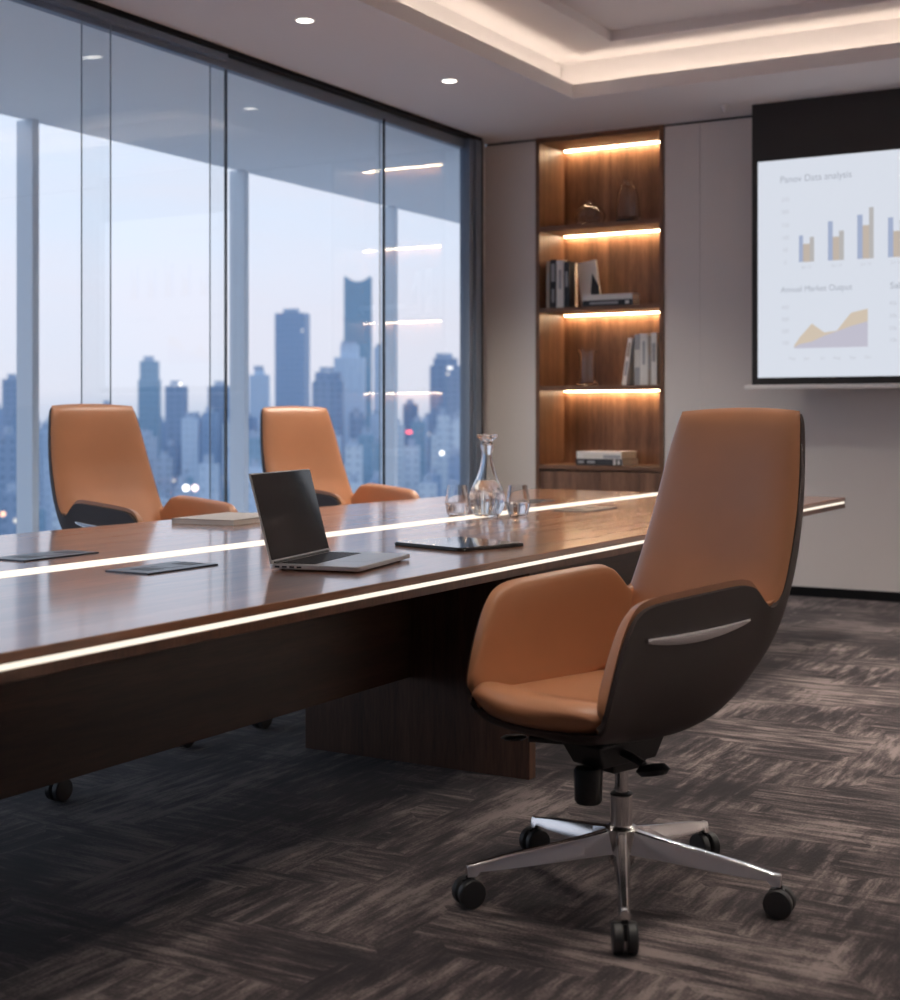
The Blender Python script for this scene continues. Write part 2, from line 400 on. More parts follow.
book('black upright book behind the leaning white book', .042, .335, .10, M['bookblack'], (-4.413, 9.29, s2), blocks=[(-.3, .2, .45, .78, M['bookgrey'])], group='upright books on the second shelf')
# leaning white book showing its front cover
t = thing('book', 'white book leaning forward-facing with a black triangle on its cover', 'book', (-4.272, 9.415, s2 + .013), 0, 'upright books on the second shelf')
t.rotation_euler = (R(-5), R(-9.5), R(4))
bm = boxes((-.075, .075, 0, .003, 0, .335), (-.075, .075, .022, .025, 0, .335), (-.075, -.072, 0, .025, 0, .335)); fin('cover', bm, M['bookwhite'], t)
fin('pages', boxes((-.072, .072, .003, .022, .003, .332)), M['paper'], t)
bm = bmesh.new(); prism(bm, [(.074, .03), (.074, .14), (.035, .24), (.005, .10), (.012, .07), (.045, .03)], 0, .0008)
o = fin('cover_print', bm, M['bookblack'], t); o.rotation_euler = (R(90), 0, 0); o.location = (0, 0, 0)
def flat(label, W, th, D, cover, x, y, z, blocks=(), group=None, rz=0):
    t = thing('book', label, 'book', (x, y, z), rz, group); c = .0028
    bm = bmesh.new(); box(bm, -W / 2, W / 2, 0, D, 0, c); box(bm, -W / 2, W / 2, 0, D, th - c, th); box(bm, -W / 2, W / 2, 0, c, c, th - c)
    fin('cover', bm, cover, t, bevel=.0008, seg=1)
    fin('pages', boxes((-W / 2 + .004, W / 2 - .004, c, D - .003, c, th - c)), M['paper'], t)
    for (x0, x1, z0, z1, m) in blocks: fin('spine_print', boxes((W * x0, W * x1, -.0006, .0004, th * z0, th * z1)), m, t)
flat('black book lying under a white one on the second shelf', .385, .042, .135, M['bookblack'], -4.085, 9.265, s2, [(-.35, .22, .3, .7, M['bookgrey']), (.36, .44, .25, .75, M['bookwhite'])], 'lying books on the second shelf')
flat('white book lying on a black one on the second shelf', .385, .040, .135, M['bookwhite'], -4.085, 9.265, s2 + .0425, [(-.3, .1, .35, .6, M['paper'])], 'lying books on the second shelf')
flat('black book lying under a white one on the cabinet top', .375, .045, .25, M['bookblack'], -4.165, 9.30, s4, [(-.45, -.32, .3, .7, M['bookgrey']), (-.25, -.08, .3, .7, M['bookgrey']), (-.03, .28, .3, .7, M['ink']), (.31, .36, .1, .9, M['bookwhite']), (.40, .45, .2, .8, M['bookwhite'])], 'lying books on the cabinet top', R(-4))
flat('white book lying on a black one on the cabinet top', .36, .052, .24, M['bookwhite'], -4.165, 9.302, s4 + .0455, [(-.35, .1, .2, .6, M['paper']), (.1, .48, .1, .55, M['bookgrey'])], 'lying books on the cabinet top', R(-4))
book('narrow pale book leaning against the row on the third shelf', .034, .335, .23, M['bookwhite'], (-3.975, 9.31, s3 + .003), tilt=8.5, blocks=[(-.35, .35, .0, .14, M['bookwhite']), (-.3, .3, .2, .5, M['bookgrey']), (-.3, .3, .6, .9, M['booktan'])], group='books on the third shelf')
book('dark grey upright book beside the leaning book on the third shelf', .038, .358, .23, M['bookgrey'], (-3.876, 9.31, s3), blocks=[(-.5, .5, .35, .7, M['paper'])], group='books on the third shelf')
book('wide white upright book with vertical title on the third shelf', .060, .362, .23, M['bookwhite'], (-3.825, 9.31, s3), blocks=[(-.15, .15, .4, .85, M['bookgrey'])], group='books on the third shelf')
book('thin beige upright book between two white ones on the third shelf', .018, .35, .23, M['booktan'], (-3.784, 9.31, s3), blocks=[(-.3, .3, .3, .6, M['bookgrey'])], group='books on the third shelf')
book('white upright book at the right end of the third shelf', .044, .366, .23, M['bookwhite'], (-3.750, 9.31, s3), blocks=[(-.3, .3, .45, .8, M['bookgrey'])], group='books on the third shelf')

# vases ----------------------------------------------------------------
def shell_lathe(name, prof, th, mat, parent, n=48, rib=None, floor=.006):
    """closed glass shell: outer profile up, inner profile down"""
    inner = [(max(r - th, .001), z) for r, z in prof if z > floor]
    full = [(0, prof[0][1])] + prof + inner[::-1] + [(0, inner[0][1])]
    bm = bmesh.new(); lathe(bm, full, n, rib=rib); return fin(name, bm, mat, parent, 50)
t = thing('glass_vase', 'round smoky glass vase with short neck on the top shelf', 'vase', (-4.292, 9.43, 2.555))
pr = [(.045 + .068 * math.sin(PI * (k + .6) / 13) ** .55 if 0 < k < 12 else .05, .155 * k / 12) for k in range(13)]
pr = [(.112 * math.sqrt(max(.16, 1 - ((k / 12) * 2 - 1) ** 2 * .86)), .158 * k / 12) for k in range(13)] + [(.034, .166), (.031, .178), (.034, .19)]
shell_lathe('vase_body', pr, .004, M['smoke'], t)
t = thing('glass_vase', 'tall clear glass bottle vase with a dark base on the top shelf', 'vase', (-4.0, 9.44, 2.555))
shell_lathe('vase_body', [(.088, .03), (.088, .05), (.083, .12), (.075, .2), (.068, .24), (.056, .262), (.046, .272), (.042, .282), (.042, .302), (.047, .312)], .004, M['smoke'], t, floor=.035)
bm = bmesh.new(); lathe(bm, [(0, 0), (.088, 0), (.09, .004), (.089, .028), (.086, .03), (0, .03)], 48); fin('vase_base', bm, M['smokebase'], t, 40)
t = thing('glass_vase', 'clear glass cylinder vase with flared foot and rim on the third shelf', 'vase', (-4.318, 9.44, 1.40))
shell_lathe('vase_body', [(.062, .0225), (.062, .04), (.062, .2), (.064, .235), (.074, .262)], .011, M['glass'], t, floor=.03)
bm = bmesh.new(); lathe(bm, [(0, 0), (.055, 0), (.08, .006), (.084, .016), (.072, .022), (0, .022)], 48); fin('vase_foot', bm, M['glass'], t, 40)

# ------------------------------------------------------------------ projection screen
YS = 8.95
sc = thing('projection_screen', 'large projection screen with black border showing charts', 'projection screen', (-2.926, YS, 0))
X0, W = 0.0, 1.53
fin('screen_fabric', boxes((0, W, 0, .012, 1.384, 3.2)), M['casing'], sc)
fin('bottom_bar', boxes((-.046, W + .046, -.022, .022, 1.355, 1.383)), M['bar'], sc, bevel=.006)
im = fin('projected_slide', boxes((.04, W - .04, -.0015, 0, 1.43, 2.824)), M['projection'], sc)
def sbox(name, x0, x1, z0, z1, m, dy=.0007): return fin(name, boxes((x0 + 2.926, x1 + 2.926, -.0015 - dy, -.0015, z0, z1)), m, im)
for g, (a, b, c_, d_, h1, h2, h3) in enumerate([(-2.617, -2.591, -2.548, -2.52, 2.332, 2.277, 2.319), (-2.432, -2.402, -2.362, -2.332, 2.41, 2.31, 2.346),
        (-2.249, -2.216, -2.176, -2.148, 2.438, 2.37, 2.48), (-2.061, -2.029, -1.989, -1.961, 2.408, 2.322, 2.39), (-1.874, -1.844, -1.804, -1.776, 2.45, 2.36, 2.43)]):
    sbox('chart_bar', a, b, 2.162, h1, M['p_blue']); sbox('chart_bar', b, c_, 2.162, h2, M['p_tan']); sbox('chart_bar', c_, d_, 2.162, h3, M['p_grey'])
def text(s, x, z, size, m, width=None, align='LEFT', name='slide_text'):
    cu = bpy.data.curves.new(name, 'FONT'); cu.body = s; cu.size = size; cu.align_x = align; cu.align_y = 'CENTER'
    o = bpy.data.objects.new(name, cu); C.objects.link(o); cu.materials.append(m); o.parent = im
    o.rotation_euler = (R(90), 0, 0); o.location = (x + 2.926, -.0024, z)
    if width:
        bpy.context.view_layer.update(); o.scale.x = width / max(o.dimensions.x, .001)
    bpy.context.view_layer.update()
    me = bpy.data.meshes.new_from_object(o.evaluated_get(bpy.context.evaluated_depsgraph_get()))
    q = bpy.data.objects.new(name, me); C.objects.link(q); q.parent = im; q.rotation_euler = o.rotation_euler; q.location = o.location; q.scale = o.scale
    if not me.materials: me.materials.append(m)
    bpy.data.objects.remove(o); return q
text('Panov Data analysis', -2.74, 2.695, .062, M['p_text'], .452)
text('Annual Market Output', -2.735, 1.99, .054, M['p_text'], .455)
text('Sales Report', -2.049, 1.985, .054, M['p_text'], .3)
for k, z in enumerate((2.567, 2.488, 2.403, 2.323, 2.244, 2.164)): text(['250', '200', '150', '100', '50', '0'][k], -2.706, z, .034, M['p_pale'], align='CENTER')
for k, x in enumerate((-2.568, -2.377, -2.195, -2.01)): text('Jan %d' % (12 + 2 * k), x, 2.129, .026, M['p_pale'], align='CENTER')
for k, z in enumerate((1.877, 1.80, 1.724, 1.65)): text(['400', '300', '200', '100'][k], -2.706, z, .034, M['p_pale'], align='CENTER'); text(['40k', '30k', '20k', '10k'][k], -2.03, z, .034, M['p_pale'], align='CENTER')
for k, x in enumerate((-2.66, -2.568, -2.466, -2.377, -2.277, -2.184)): text(['May', 'Jun', 'Jul', 'Aug', 'Sep', 'Oct'][k], x, 1.549, .028, M['p_pale'], align='CENTER')
def area(name, top, bot, m, dy):
    bm = bmesh.new(); pts = top + bot[::-1]
    prism(bm, [(x + 2.926, z) for x, z in pts], .0015, .0015 + dy)
    o = fin(name, bm, m, im); o.rotation_euler = (R(90), 0, 0); return o
xs = [-2.648, -2.614, -2.534, -2.455, -2.377, -2.288, -2.184]
gold = [1.632, 1.682, 1.769, 1.711, 1.719, 1.828, 1.851]; mau = [1.620, 1.640, 1.655, 1.690, 1.715, 1.745, 1.772]
area('chart_area', list(zip(xs, gold)), [(x, 1.56 + .055) for x in xs], M['p_gold'], .0005)
area('chart_area', list(zip(xs, mau)), [(x, 1.614) for x in xs], M['p_mauve'], .0010)

# ------------------------------------------------------------------ conference table
tb = thing('conference_table', 'long walnut conference table with glowing edge and centre light line', 'table', (-2.95, 4.0, 0))
TT = .75
def tp(x, y): return (x + 2.95, y - 4.0)
out = [tp(*p) for p in [(-1.965, .35), (-1.968, 4.0), (-1.965, 7.57), (-3.80, 7.55), (-3.95, 4.6), (-3.965, .35)]]
def inset(pts, d):
    cx = sum(p[0] for p in pts) / len(pts); cy = sum(p[1] for p in pts) / len(pts)
    return [(x - d * (1 if x > cx else -1), y - d * (1 if y > cy + 1 else (-1 if y < cy - 1 else 0))) for x, y in pts]
bm = bmesh.new(); prism(bm, out, .7285, TT); fin('tabletop', bm, M['tablewood'], tb, bevel=.003)
bm = bmesh.new(); prism(bm, inset(out, .004), .717, .7285); fin('edge_light', bm, M['tableled'], tb)
bm = bmesh.new(); prism(bm, out, .694, .717); fin('lower_top', bm, M['legwood'], tb, bevel=.002)
fin('centre_light', boxes((-3.005 + 2.95, -2.885 + 2.95, .42 - 4, 7.50 - 4, .745, TT + .0012)), M['tableled'], tb)
fin('pedestal_panel', boxes((-2.97 + 2.95, -2.08 + 2.95, 4.10 - 4, 4.145 - 4, 0, .694)), M['legwood'], tb, bevel=.002)
fin('pedestal_panel', boxes((-3.75 + 2.95, -2.6 + 2.95, 6.85 - 4, 6.90 - 4, 0, .694)), M['legwood'], tb, bevel=.002)
fin('pedestal_panel', boxes((-3.7 + 2.95, -2.2 + 2.95, .95 - 4, .995 - 4, 0, .694)), M['legwood'], tb, bevel=.002)
fin('modesty_panel', boxes((-2.565 + 2.95, -2.53 + 2.95, .995 - 4, 4.10 - 4, .292, .694)), M['panelwood'], tb, bevel=.002)
fin('modesty_panel', boxes((-2.565 + 2.95, -2.53 + 2.95, 4.145 - 4, 6.85 - 4, .292, .694)), M['panelwood'], tb, bevel=.002)
for x, y in ((-3.215, 3.16), (-3.355, 3.90), (-3.306, 4.285)):  # stand-ins for the window chairs' casters, carried on unseen posts
    bm = bmesh.new(); tube(bm, [(x + 2.95, y - 4, .07), (x + 2.95, y - 4, .694)], .016, 14); p = fin('unseen_caster_post', bm, M['plastic'], tb, 40)
    bm = bmesh.new()
    for s in (-1, 1): lathe(bm, [(0, -.012), (.032, -.012), (.036, -.008), (.036, .008), (.032, .012), (0, .012)], 24, Matrix.Translation((x + 2.95 + s * .015, y - 4, .036)) @ Matrix.Rotation(R(90), 4, 'Y'))
    fin('caster', bm, M['rubber'], p, 40)
for x0, x1, y0, y1 in ((-2.762, -2.605, 2.885, 3.175), (-3.30, -3.155, 2.965, 3.27), (-2.815, -2.655, 5.78, 6.14), (-3.30, -3.16, 6.22, 6.52)):
    pm = fin('power_module', boxes((x0 + 2.95, x1 + 2.95, y0 - 4, y1 - 4, .746, .7545)), M['silver_plate'], tb, bevel=.0015)
    cx = (x0 + x1) / 2 + 2.95
    for k in range(3):
        yy = y0 - 4 + .05 + k * .085
        fin('socket', boxes((cx - .035, cx + .035, yy, yy + .06, .7538, .7550)), M['plastic'] if k != 1 else M['silver_plate'], pm)

# ------------------------------------------------------------------ objects on the table
lp = thing('laptop', 'open silver laptop with black screen on the conference table', 'laptop', (-2.402, 3.143, TT), math.atan2(.98, -.2) - PI / 2)
# local: hinge edge runs along +y from origin, keyboard towards +x
LW, LD = .41, .270
bm = bmesh.new(); prism(bm, [(x + LD / 2, y + LW / 2) for x, y in rrect(LD, LW, .014)], .004, .017); fin('base', bm, M['alu'], lp, bevel=.0025)
bm = bmesh.new()
for x in (.03, LD - .03):
    for y in (.03, LW - .03): lathe(bm, [(0, 0), (.008, 0), (.009, .005), (0, .005)], 16, Matrix.Translation((x, y, 0)))
fin('foot', bm, M['rubber'], lp)
kb = fin('keyboard', boxes((.022, .125, .035, LW - .035, .0168, .0174)), M['plastic'], lp)
bm = bmesh.new()
for r_ in range(6):
    for k in range(15):
        y = .038 + k * (LW - .076) / 15; x = .025 + r_ * .0165
        box(bm, x, x + .0135, y, y + (LW - .076) / 15 - .003, .0172, .0186)
fin('keys', bm, M['keys'], kb)
fin('trackpad', boxes((.145, .235, LW / 2 - .07, LW / 2 + .07, .0166, .0173)), M['alu'], lp)
bm = bmesh.new()
for k in range(4): box(bm, .02 + k * .022, .034 + k * .022, -.0006, .0004, .008, .013)
fin('port', bm, M['plastic'], lp)
lid = fin('lid', boxes((-.0035, .0035, .003, LW - .003, 0, .258)), M['alu'], lp, bevel=.003)
fin('screen', boxes((.003, .0045, .007, LW - .007, .010, .254)), M['screen_off'], lid, bevel=.001)
bm = bmesh.new(); tube(bm, [(.002, .02, 0), (.002, LW - .02, 0)], .006, 12); fin('hinge', bm, M['plastic'], lid, 40)
lid.location = (.006, 0, .016); lid.rotation_euler = (0, R(-15), 0)

tab = thing('tablet', 'black tablet lying flat on the table beside the laptop', 'tablet', (-2.32, 4.06, TT), R(-16))
bm = bmesh.new(); prism(bm, rrect(.325, .30, .022), .0, .011); fin('body', bm, M['plastic'], tab, bevel=.003)
bm = bmesh.new(); prism(bm, rrect(.318, .293, .020), .011, .0122); fin('screen', bm, M['screen_off'], tab)

nb = thing('notebook', 'closed pale notebook on the table in front of the left chair', 'notebook', (-3.665, 4.545, TT), R(6))
bm = boxes((-.145, .145, -.2, .2, 0, .0025), (-.145, .145, -.2, .2, .0195, .022), (-.145, -.1425, -.2, .2, .0025, .0195)); fin('cover', bm, plain('beige_notebook_cover', (.47, .42, .38), .55), nb)
fin('pages', boxes((-.1425, .142, -.197, .197, .0025, .0195)), M['paper'], nb)

def smooth_prof(pts, n=5):
    v = [Vector((r, z, 0)) for r, z in pts]; o = []
    for i in range(len(v) - 1):
        p0, p1, p2, p3 = v[max(i - 1, 0)], v[i], v[i + 1], v[min(i + 2, len(v) - 1)]
        for k in range(n):
            t = k / n
            q = .5 * ((2 * p1) + (p2 - p0) * t + (2 * p0 - 5 * p1 + 4 * p2 - p3) * t * t + (3 * p1 - p0 - 3 * p2 + p3) * t ** 3)
            o.append((q.x, q.y))
    o.append((v[-1].x, v[-1].y)); return o
def carafe_rib(z): return .022 if .004 < z < .095 else (.022 * max(0, 1 - (z - .095) / .03) if z >= .095 else 0)
cf = thing('carafe', 'ribbed glass water carafe with a crown stopper on the table', 'carafe', (-2.917, 5.348, TT + .0014))
prof = smooth_prof([(.050, 0), (.060, .012), (.073, .045), (.0755, .078), (.068, .115), (.046, .162), (.031, .208), (.0235, .25), (.024, .275), (.033, .302)])
shell_lathe('bottle', prof, .0035, M['glass'], cf, 96, carafe_rib, .008)
wp = [(max(r - .0037, .001), z) for r, z in prof if .0085 < z < .158]
bm = bmesh.new(); lathe(bm, [(0, wp[0][1])] + wp + [(0, wp[-1][1])], 96, rib=carafe_rib); fin('water', bm, M['water'], cf, 50)
bm = bmesh.new(); lathe(bm, [(0, .262), (.015, .262), (.0185, .29), (.020, .303), (.026, .306), (.024, .313), (.020, .318), (.030, .326), (.041, .337), (.043, .344), (.036, .35), (.018, .338), (0, .335)], 24, rib=lambda z: .10 if z > .32 else 0)
fin('stopper', bm, M['glass'], cf, 30)
def tumbler(x, y, label, fill):
    t = thing('drinking_glass', label, 'glass', (x, y, TT + .0009), 0, 'water glasses on the table')
    prof = smooth_prof([(.034, 0), (.043, .012), (.050, .045), (.0495, .07), (.044, .105), (.0405, .132)])
    shell_lathe('tumbler', prof, .0025, M['glass'], t, 72, lambda z: .02 if z < .05 else max(0, .02 - (z - .05) * .6), .008)
    if fill:
        wp = [(max(r - .0027, .001), z) for r, z in prof if .0085 < z < fill]
        bm = bmesh.new(); lathe(bm, [(0, wp[0][1])] + wp + [(0, wp[-1][1])], 72); fin('water', bm, M['water'], t, 50)
tumbler(-3.028, 5.284, 'empty ribbed glass tumbler on the window side of the carafe', 0)
tumbler(-2.802, 5.415, 'ribbed glass tumbler half full of water on the bookcase side of the carafe', .06)

# ------------------------------------------------------------------ office chairs
ST = [  # profile (c,z) along underside and back, rim (c,z) along front, armrest, notch and back edge, half widths
 (.352, .462, .358, .478, .200, .215), (.338, .446, .345, .505, .210, .236), (.300, .432, .315, .570, .218, .241), (.250, .422, .277, .648, .222, .244),
 (.200, .420, .235, .715, .224, .246), (.150, .413, .190, .745, .225, .247), (.08, .407, .10, .752, .225, .247), (0, .405, 0, .758, .225, .248),
 (-.08, .413, -.10, .764, .225, .248), (-.15, .432, -.178, .768, .225, .248), (-.20, .460, -.214, .757, .225, .248), (-.245, .495, -.240, .728, .225, .248),
 (-.282, .535, -.268, .700, .225, .249), (-.314, .58, -.305, .712, .230, .246), (-.345, .63, -.326, .742, .236, .2455), (-.382, .70, -.347, .79, .239, .2445),
 (-.420, .78, -.371, .85, .237, .2405), (-.454, .90, -.403, .94, .230, .2335), (-.476, 1.0, -.424, 1.02, .221, .2245), (-.493, 1.1, -.444, 1.105, .209, .213),
 (-.503, 1.165, -.460, 1.165, .198, .202), (-.504, 1.180, -.464, 1.180, .187, .191)]
BOW = [.05, .04, .025, .0125, .004] + [0] * 40
def dense(seq, n):
    o = []
    for a, b in zip(seq, seq[1:]):
        for k in range(n):
            t = k / n; o.append(tuple(x + (y - x) * t for x, y in zip(a, b)))
    o.append(tuple(seq[-1])); return o
def relax(s, it):
    for _ in range(it):
        s = [s[0]] + [tuple((a + 2 * b + c) / 4 for a, b, c in zip(p, q, r)) for p, q, r in zip(s, s[1:], s[2:])] + [s[-1]]
    return s
DN = 4
st = relax(dense([(*a, BOW[i]) for i, a in enumerate(ST)], DN), 5)
NS = len(st)
def section(i, v):
    """point of the shell's outer face at station i, v in -1..1 across (|v| > 1 goes past the rim)"""
    pc, pz, rc, rz_, wb, wr, bow = st[i]
    s = 1 if v >= 0 else -1; a = abs(v); ext = max(0, a - 1); a = min(a, 1)
    k = min(1, max(0, (i / DN - 9) / 6)); n = 5.0 + (4.2 - 5.0) * k
    h = 2 ** (-1 / n)
    if a <= .5: x = a * 2 * h; t = 1 - (1 - x ** n) ** (1 / n)
    else:
        t = (1 - h) + (a - .5) * 2 * h; x = (1 - (1 - t) ** n) ** (1 / n)
    t += ext
    w = wb + (wr - wb) * t
    top = max(0, (i / DN - 19.5) / 1.5)
    return Vector((pc + (rc - pc) * t - bow * x * x, s * x * w, pz + (rz_ - pz) * t + top * .012 * (1 - x * x)))
def normal(i, v):
    e = .02; i0, i1 = max(i - 1, 0), min(i + 1, NS - 1)
    a = section(i1, v) - section(i0, v); b = section(i, min(v + e, 1)) - section(i, max(v - e, -1))
    n = a.cross(b)
    if n.length < 1e-9: return Vector((1, 0, 0))
    n.normalize()
    p = section(i, v); pc, pz, rc, rz_ = st[i][:4]
    tgt = Vector((.02, 0, .62)) if i / DN < 13 else Vector((rc + .25, 0, rz_ + .02))
    if n.dot(tgt - p) < 0: n = -n
    return n
def chair_proto(label, loc, ang):
    t = thing('office_chair', label, 'chair', loc, R(ang), 'tan leather office chairs')
    # dark outer shell
    bm = bmesh.new(); NV = 44
    G = [[bm.verts.new(section(i, -1 + 2 * j / NV)) for j in range(NV + 1)] for i in range(NS)]
    grid_faces(bm, G)
    Gi = [[bm.verts.new(section(i, -1 + 2 * j / NV) + normal(i, -1 + 2 * j / NV) * .014) for j in range(NV + 1)] for i in range(NS)]
    grid_faces(bm, Gi)
    rim = [(i, 0) for i in range(NS)] + [(NS - 1, j) for j in range(1, NV + 1)] + [(i, NV) for i in range(NS - 2, -1, -1)] + [(0, j) for j in range(NV - 1, 0, -1)]
    for (a, b), (c, d) in zip(rim, rim[1:] + rim[:1]): bm.faces.new((G[a][b], G[c][d], Gi[c][d], Gi[a][b]))
    fin('shell', bm, M['brown'], t, 50)
    # armrest linings
    for s in (-1, 1):
        bm = bmesh.new(); a0, a1 = int(1.0 * DN), int(13.25 * DN); nv = 24
        top, bot = [], []
        for i in range(a0, a1 + 1):
            u = (i - a0) / (a1 - a0); r1, r2 = [], []
            for j in range(nv + 1):
                q = j / nv; v = .53 + q * .515
                eu = (1 - abs(2 * u - 1) ** 9) ** .5; ev = (1 - abs(2 * q - 1) ** 7) ** .5
                p = section(i, s * v); n = normal(i, s * min(v, 1))
                h = .031 * eu * ev
                r2.append(bm.verts.new(p + n * .0125))
                r1.append(bm.verts.new(p + n * (.0125 + h)) if 0 < j < nv and a0 < i < a1 else r2[-1])
            top.append(r1); bot.append(r2)
        grid_faces(bm, top); grid_faces(bm, bot)
        fin('armrest_lining', bm, M['tan'], t, 60)
        # satin trim blade on the outside of the armrest
        bm = bmesh.new(); rows = []; nn = 20
        for k in range(nn + 1):
            q = k / nn; c = .193 + (-.178 - .193) * q
            zt = .676 + .012 * q - .004 * math.sin(PI * q); hb = .010 + .016 * math.sin(PI * min(1, q * 1.02)) ** .8 if q < .97 else .009
            wo = .2475
            rows.append([bm.verts.new((c, s * (wo - .006), zt)), bm.verts.new((c, s * (wo + .006), zt)), bm.verts.new((c, s * (wo + .007), zt - hb * .5)), bm.verts.new((c, s * (wo + .003), zt - hb)), bm.verts.new((c, s * (wo - .008), zt - hb))])
        for A, B in zip(rows, rows[1:]):
            for k in range(5): bm.faces.new((A[k], A[(k + 1) % 5], B[(k + 1) % 5], B[k]))
        bm.faces.new(rows[0]); bm.faces.new(rows[-1][::-1])
        tr = fin('armrest_trim', bm, M['satin'], t, 40); tr['label'] = 'silver blade trim on the outside of the armrest'
    # back cushion
    ctl = [(.47, -.160, .150), (.54, -.183, .172), (.62, -.222, .215), (.69, -.262, .2435), (.774, -.306, .243), (.85, -.336, .238), (.92, -.361, .232), (1.0, -.382, .2235), (1.085, -.4035, .2125), (1.15, -.421, .2015), (1.188, -.430, .193)]
    cs = relax(dense(ctl, 5), 3); nu = len(cs); nv = 36
    bm = bmesh.new(); F_, B_ = [], []
    for i, (z, c, w) in enumerate(cs):
        u = i / (nu - 1); fr, bk = [], []
        eu = (1 - max(0, (u - .62) / .38) ** 5) ** .5 if u > .62 else 1
        for j in range(nv + 1):
            v = -1 + 2 * j / nv; v = math.copysign(1 - (1 - abs(v)) ** 1.35, v)
            ev = (1 - abs(v) ** 5.5) ** .5
            cc = c - .014 * (1 - v * v) + .010 * (1 - v ** 4) * math.sin(PI * min(1, max(0, (z - .5) / .3)))
            back = c - .036 - .026 * (1 - v * v)
            e = eu * ev
            wz = w * (1 - .0 * e)
            zz = z + .010 * (1 - v * v) * max(0, (u - .8) / .2)
            b = bm.verts.new((back, wz * v, zz)); bk.append(b)
            fr.append(bm.verts.new((back + (cc - back) * e, wz * v, zz + (.006 if i == nu - 1 else 0))) if 0 < j < nv and i < nu - 1 else b)
        F_.append(fr); B_.append(bk)
    grid_faces(bm, F_); grid_faces(bm, B_); bm.faces.new([f for f in F_[0]] + [b for b in B_[0][::-1] if b not in F_[0]])
    fin('back_cushion', bm, M['tan'], t, 60)
    # seat cushion
    bm = bmesh.new(); nu, nv = 40, 36; T_, B_ = [], []
    for i in range(nu + 1):
        u = i / nu; uu = 1 - (1 - u) ** 1.5; c = -.205 + uu * (.374 + .205)
        f = max(0, min(1, (c - .20) / .15)); f = f * f * (3 - 2 * f)
        hw = min(.196, .165 + .35 * (c + .205)) + .036 * f
        e_end = max(0, (c - .23) / .144); rnd = (1 - min(1, e_end) ** 3.2) ** .5
        rt, rb = [], []
        for j in range(nv + 1):
            v = -1 + 2 * j / nv; v = math.copysign(1 - (1 - abs(v)) ** 1.35, v)
            ev = (1 - abs(v) ** 7) ** .5
            mid = .492 + .016 * f
            x = c - .056 * v * v * f; y = hw * v * (1 - .15 * min(1, e_end) ** 4)
            crown = .036 - .014 * (1 - v * v) * (1 - f) 
            zb = mid - (.008 + (.026 + .024 * f) * rnd * ev)
            rb.append(bm.verts.new((x, y * (1 - .13 * ev), zb if 0 < j < nv and i < nu else mid - .008)))
            rt.append(bm.verts.new((x, y, mid - .008 + (crown + .008) * rnd * ev)) if 0 < j < nv and i < nu else rb[-1])
        T_.append(rt); B_.append(rb)
    grid_faces(bm, T_); grid_faces(bm, B_); bm.faces.new(T_[0] + [b for b in B_[0][::-1] if b not in T_[0]])
    fin('seat_cushion', bm, M['tan'], t, 60)
    # tilt mechanism with levers
    bm = bmesh.new(); box(bm, -.09, .14, -.07, .07, .392, .402)
    for (x0, x1, w0, w1, z0, z1) in ((-.09, .15, .05, .065, .335, .392), (-.05, .08, .035, .045, .312, .34)):
        v = box(bm, x0, x1, -w1, w1, z0, z1)
        for q in v[:4]: q.co.y *= w0 / w1; q.co.x *= .8
    mech = fin('tilt_mechanism', bm, M['plastic'], t, bevel=.006)
    bm = bmesh.new(); lathe(bm, [(0, .246), (.028, .246), (.032, .252), (.034, .325), (.03, .332), (0, .332)], 24, Matrix.Translation((.118, 0, 0)), rib=lambda z: .03 if .25 < z < .33 else 0); fin('tension_knob', bm, M['plastic'], mech, 40)
    bm = bmesh.new(); tube(bm, [(.06, .05, .37), (.06, .09, .362), (.06, .125, .352)], [.010, .010, .009]); fin('lever', bm, M['plastic'], mech, 40)
    bm = bmesh.new(); lathe(bm, [(0, -.012), (.024, -.010), (.034, 0), (.024, .010), (0, .012)], 24, Matrix.Translation((.055, .148, .343)) @ Matrix.Rotation(R(14), 4, 'X') @ Matrix.Diagonal((.75, 1.5, 1.3, 1))); fin('lever_paddle', bm, M['plastic'], mech, 40)
    bm = bmesh.new(); tube(bm, [(.10, -.05, .38), (.20, -.12, .392)], .008); lathe(bm, [(0, -.008), (.02, -.006), (.028, 0), (.02, .006), (0, .008)], 20, Matrix.Translation((.225, -.145, .395)) @ Matrix.Rotation(R(-35), 4, 'Z') @ Matrix.Diagonal((1.2, .6, 1, 1))); fin('lever', bm, M['plastic'], mech, 40)
    # gas column
    bm = bmesh.new(); lathe(bm, [(0, .24), (.0165, .24), (.0165, .315), (0, .315)], 28); fin('gas_piston', bm, M['chrome'], t, 40)
    bm = bmesh.new(); lathe(bm, [(0, .13), (.027, .13), (.027, .246), (.024, .249), (0, .249)], 32); cl = fin('column_sleeve', bm, M['chrome'], t, 40)
    bm = bmesh.new(); lathe(bm, [(.017, .249), (.027, .247), (.0275, .252), (.018, .254)], 32); fin('column_cap', bm, M['plastic'], cl, 40)
    bm = bmesh.new(); lathe(bm, [(0, .075), (.024, .075), (.030, .08), (.036, .11), (.040, .165), (.034, .172), (.028, .174), (0, .174)], 32); fin('hub', bm, M['chrome'], t, 40)
